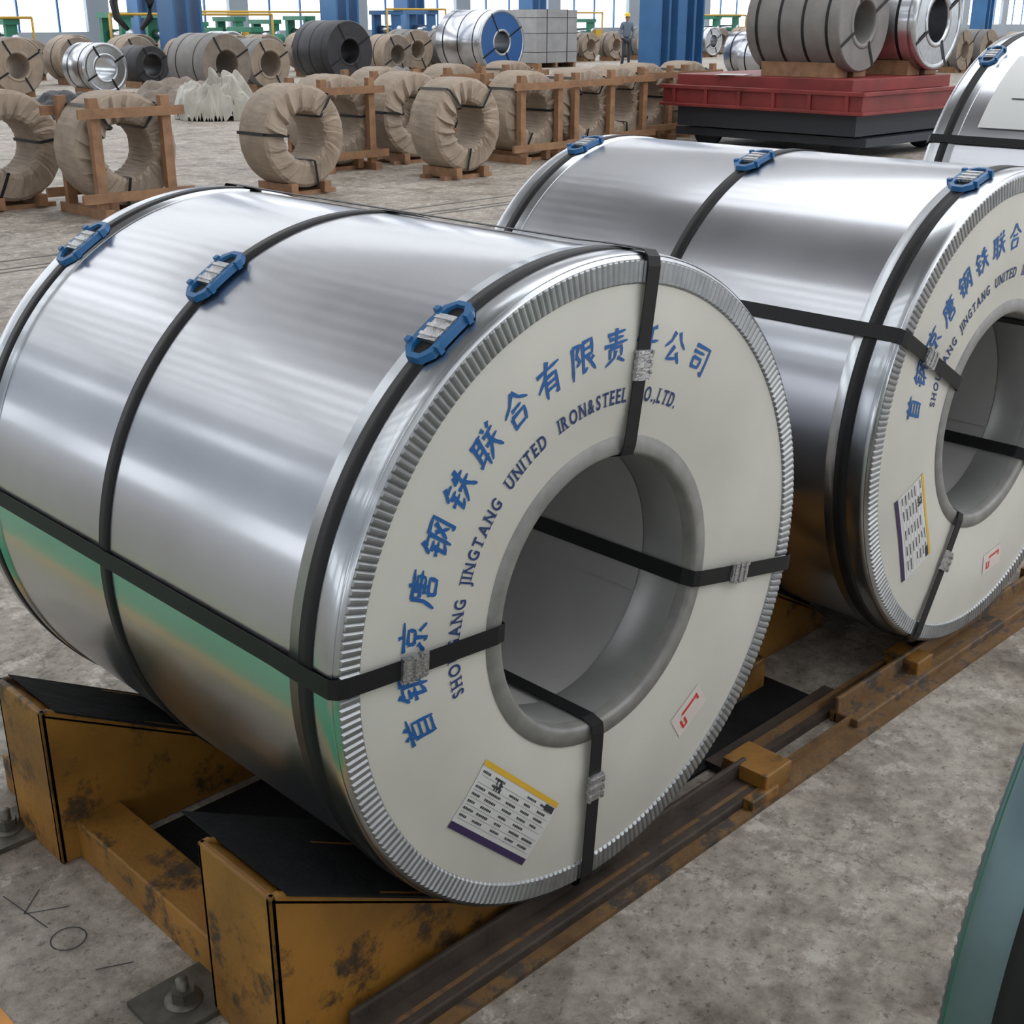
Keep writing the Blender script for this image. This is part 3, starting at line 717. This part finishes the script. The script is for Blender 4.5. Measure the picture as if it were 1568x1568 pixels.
wall('wall_right',(X1,Y0,0),(X1,Y1,0),[(0,2,1),(2,6,0),(6,H,1)],6.2,1.2)
b=MB()
def roof(xa,xb,ya,yb,openf=0.,per=1.3):
    """roof sheeting with evenly spaced open strips along Y"""
    if openf<=0: b.box(((xa+xb)/2,(ya+yb)/2,H+.1),(xb-xa,yb-ya,.15),roofm); return
    n=max(1,round((xb-xa)/per)); pw=(xb-xa)/n
    for i in range(n):
        x0=xa+i*pw; b.box((x0+pw*(1-openf)/2,(ya+yb)/2,H+.1),(pw*(1-openf),yb-ya,.06),roofm)
roof(X0,-5,Y0,2,.2); roof(X0,-5,2,12,.5); roof(X0,-5,12,Y1,.36)  # roof out of view; open share per zone shaped for the coil reflections
roof(-5,3,Y0,-6,.3); roof(-5,3,-6,9.5); roof(-5,3,9.5,17,.06); roof(-5,3,17,Y1,.6)
roof(3,18,Y0,9.5,.8); roof(18,X1,Y0,9.5,.5); roof(3,X1,9.5,17.5,.12); roof(3,X1,17.5,Y1,.6)
for yy in(-6,9.5,17.5,27,37): b.box(((X0+X1)/2,yy,H-.35),(X1-X0,.25,.6),roofm)
b.make('ceiling')
def column(x,y,w=.75):
    b=MB(); b.box((0,0,H/2),(w*.12,w,H),bluecol)
    for s in(-1,1): b.box((s*w*.5,0,H/2),(w*.08,w,H),bluecol)
    b.box((0,0,.02),(w*1.6,w*1.5,.04),bluecol)
    for s in(-1,1):
        for q in(-1,1): b.box((s*w*.25,q*w*.52,.2),(.02,.02,.36),bluecol)
    b.make('blue_steel_column',None,(x,y,0))
for x,y,w in COLS: column(x,y,w)

# ------------------------------------------------------------------ world + camera
w=bpy.data.worlds.new('World'); scene.world=w; w.use_nodes=True
bg=w.node_tree.nodes['Background']; bg.inputs['Color'].default_value=(.94,.965,1,1); bg.inputs['Strength'].default_value=3.3
cam=bpy.data.cameras.new('camera'); co=bpy.data.objects.new('camera',cam); scene.collection.objects.link(co); scene.camera=co
th,pt=.7927,.3732
fw=Vector((cos(th)*cos(pt),sin(th)*cos(pt),-sin(pt))); r=Vector((sin(th),-cos(th),0)); u=r.cross(fw)
mt=Matrix((r,u,-fw)).transposed().to_4x4(); mt.translation=Vector((-1.553,-1.347,1.62)); co.matrix_world=mt
cam.sensor_width=36; cam.lens=36*1936/1568; cam.clip_end=400; cam.clip_start=.05
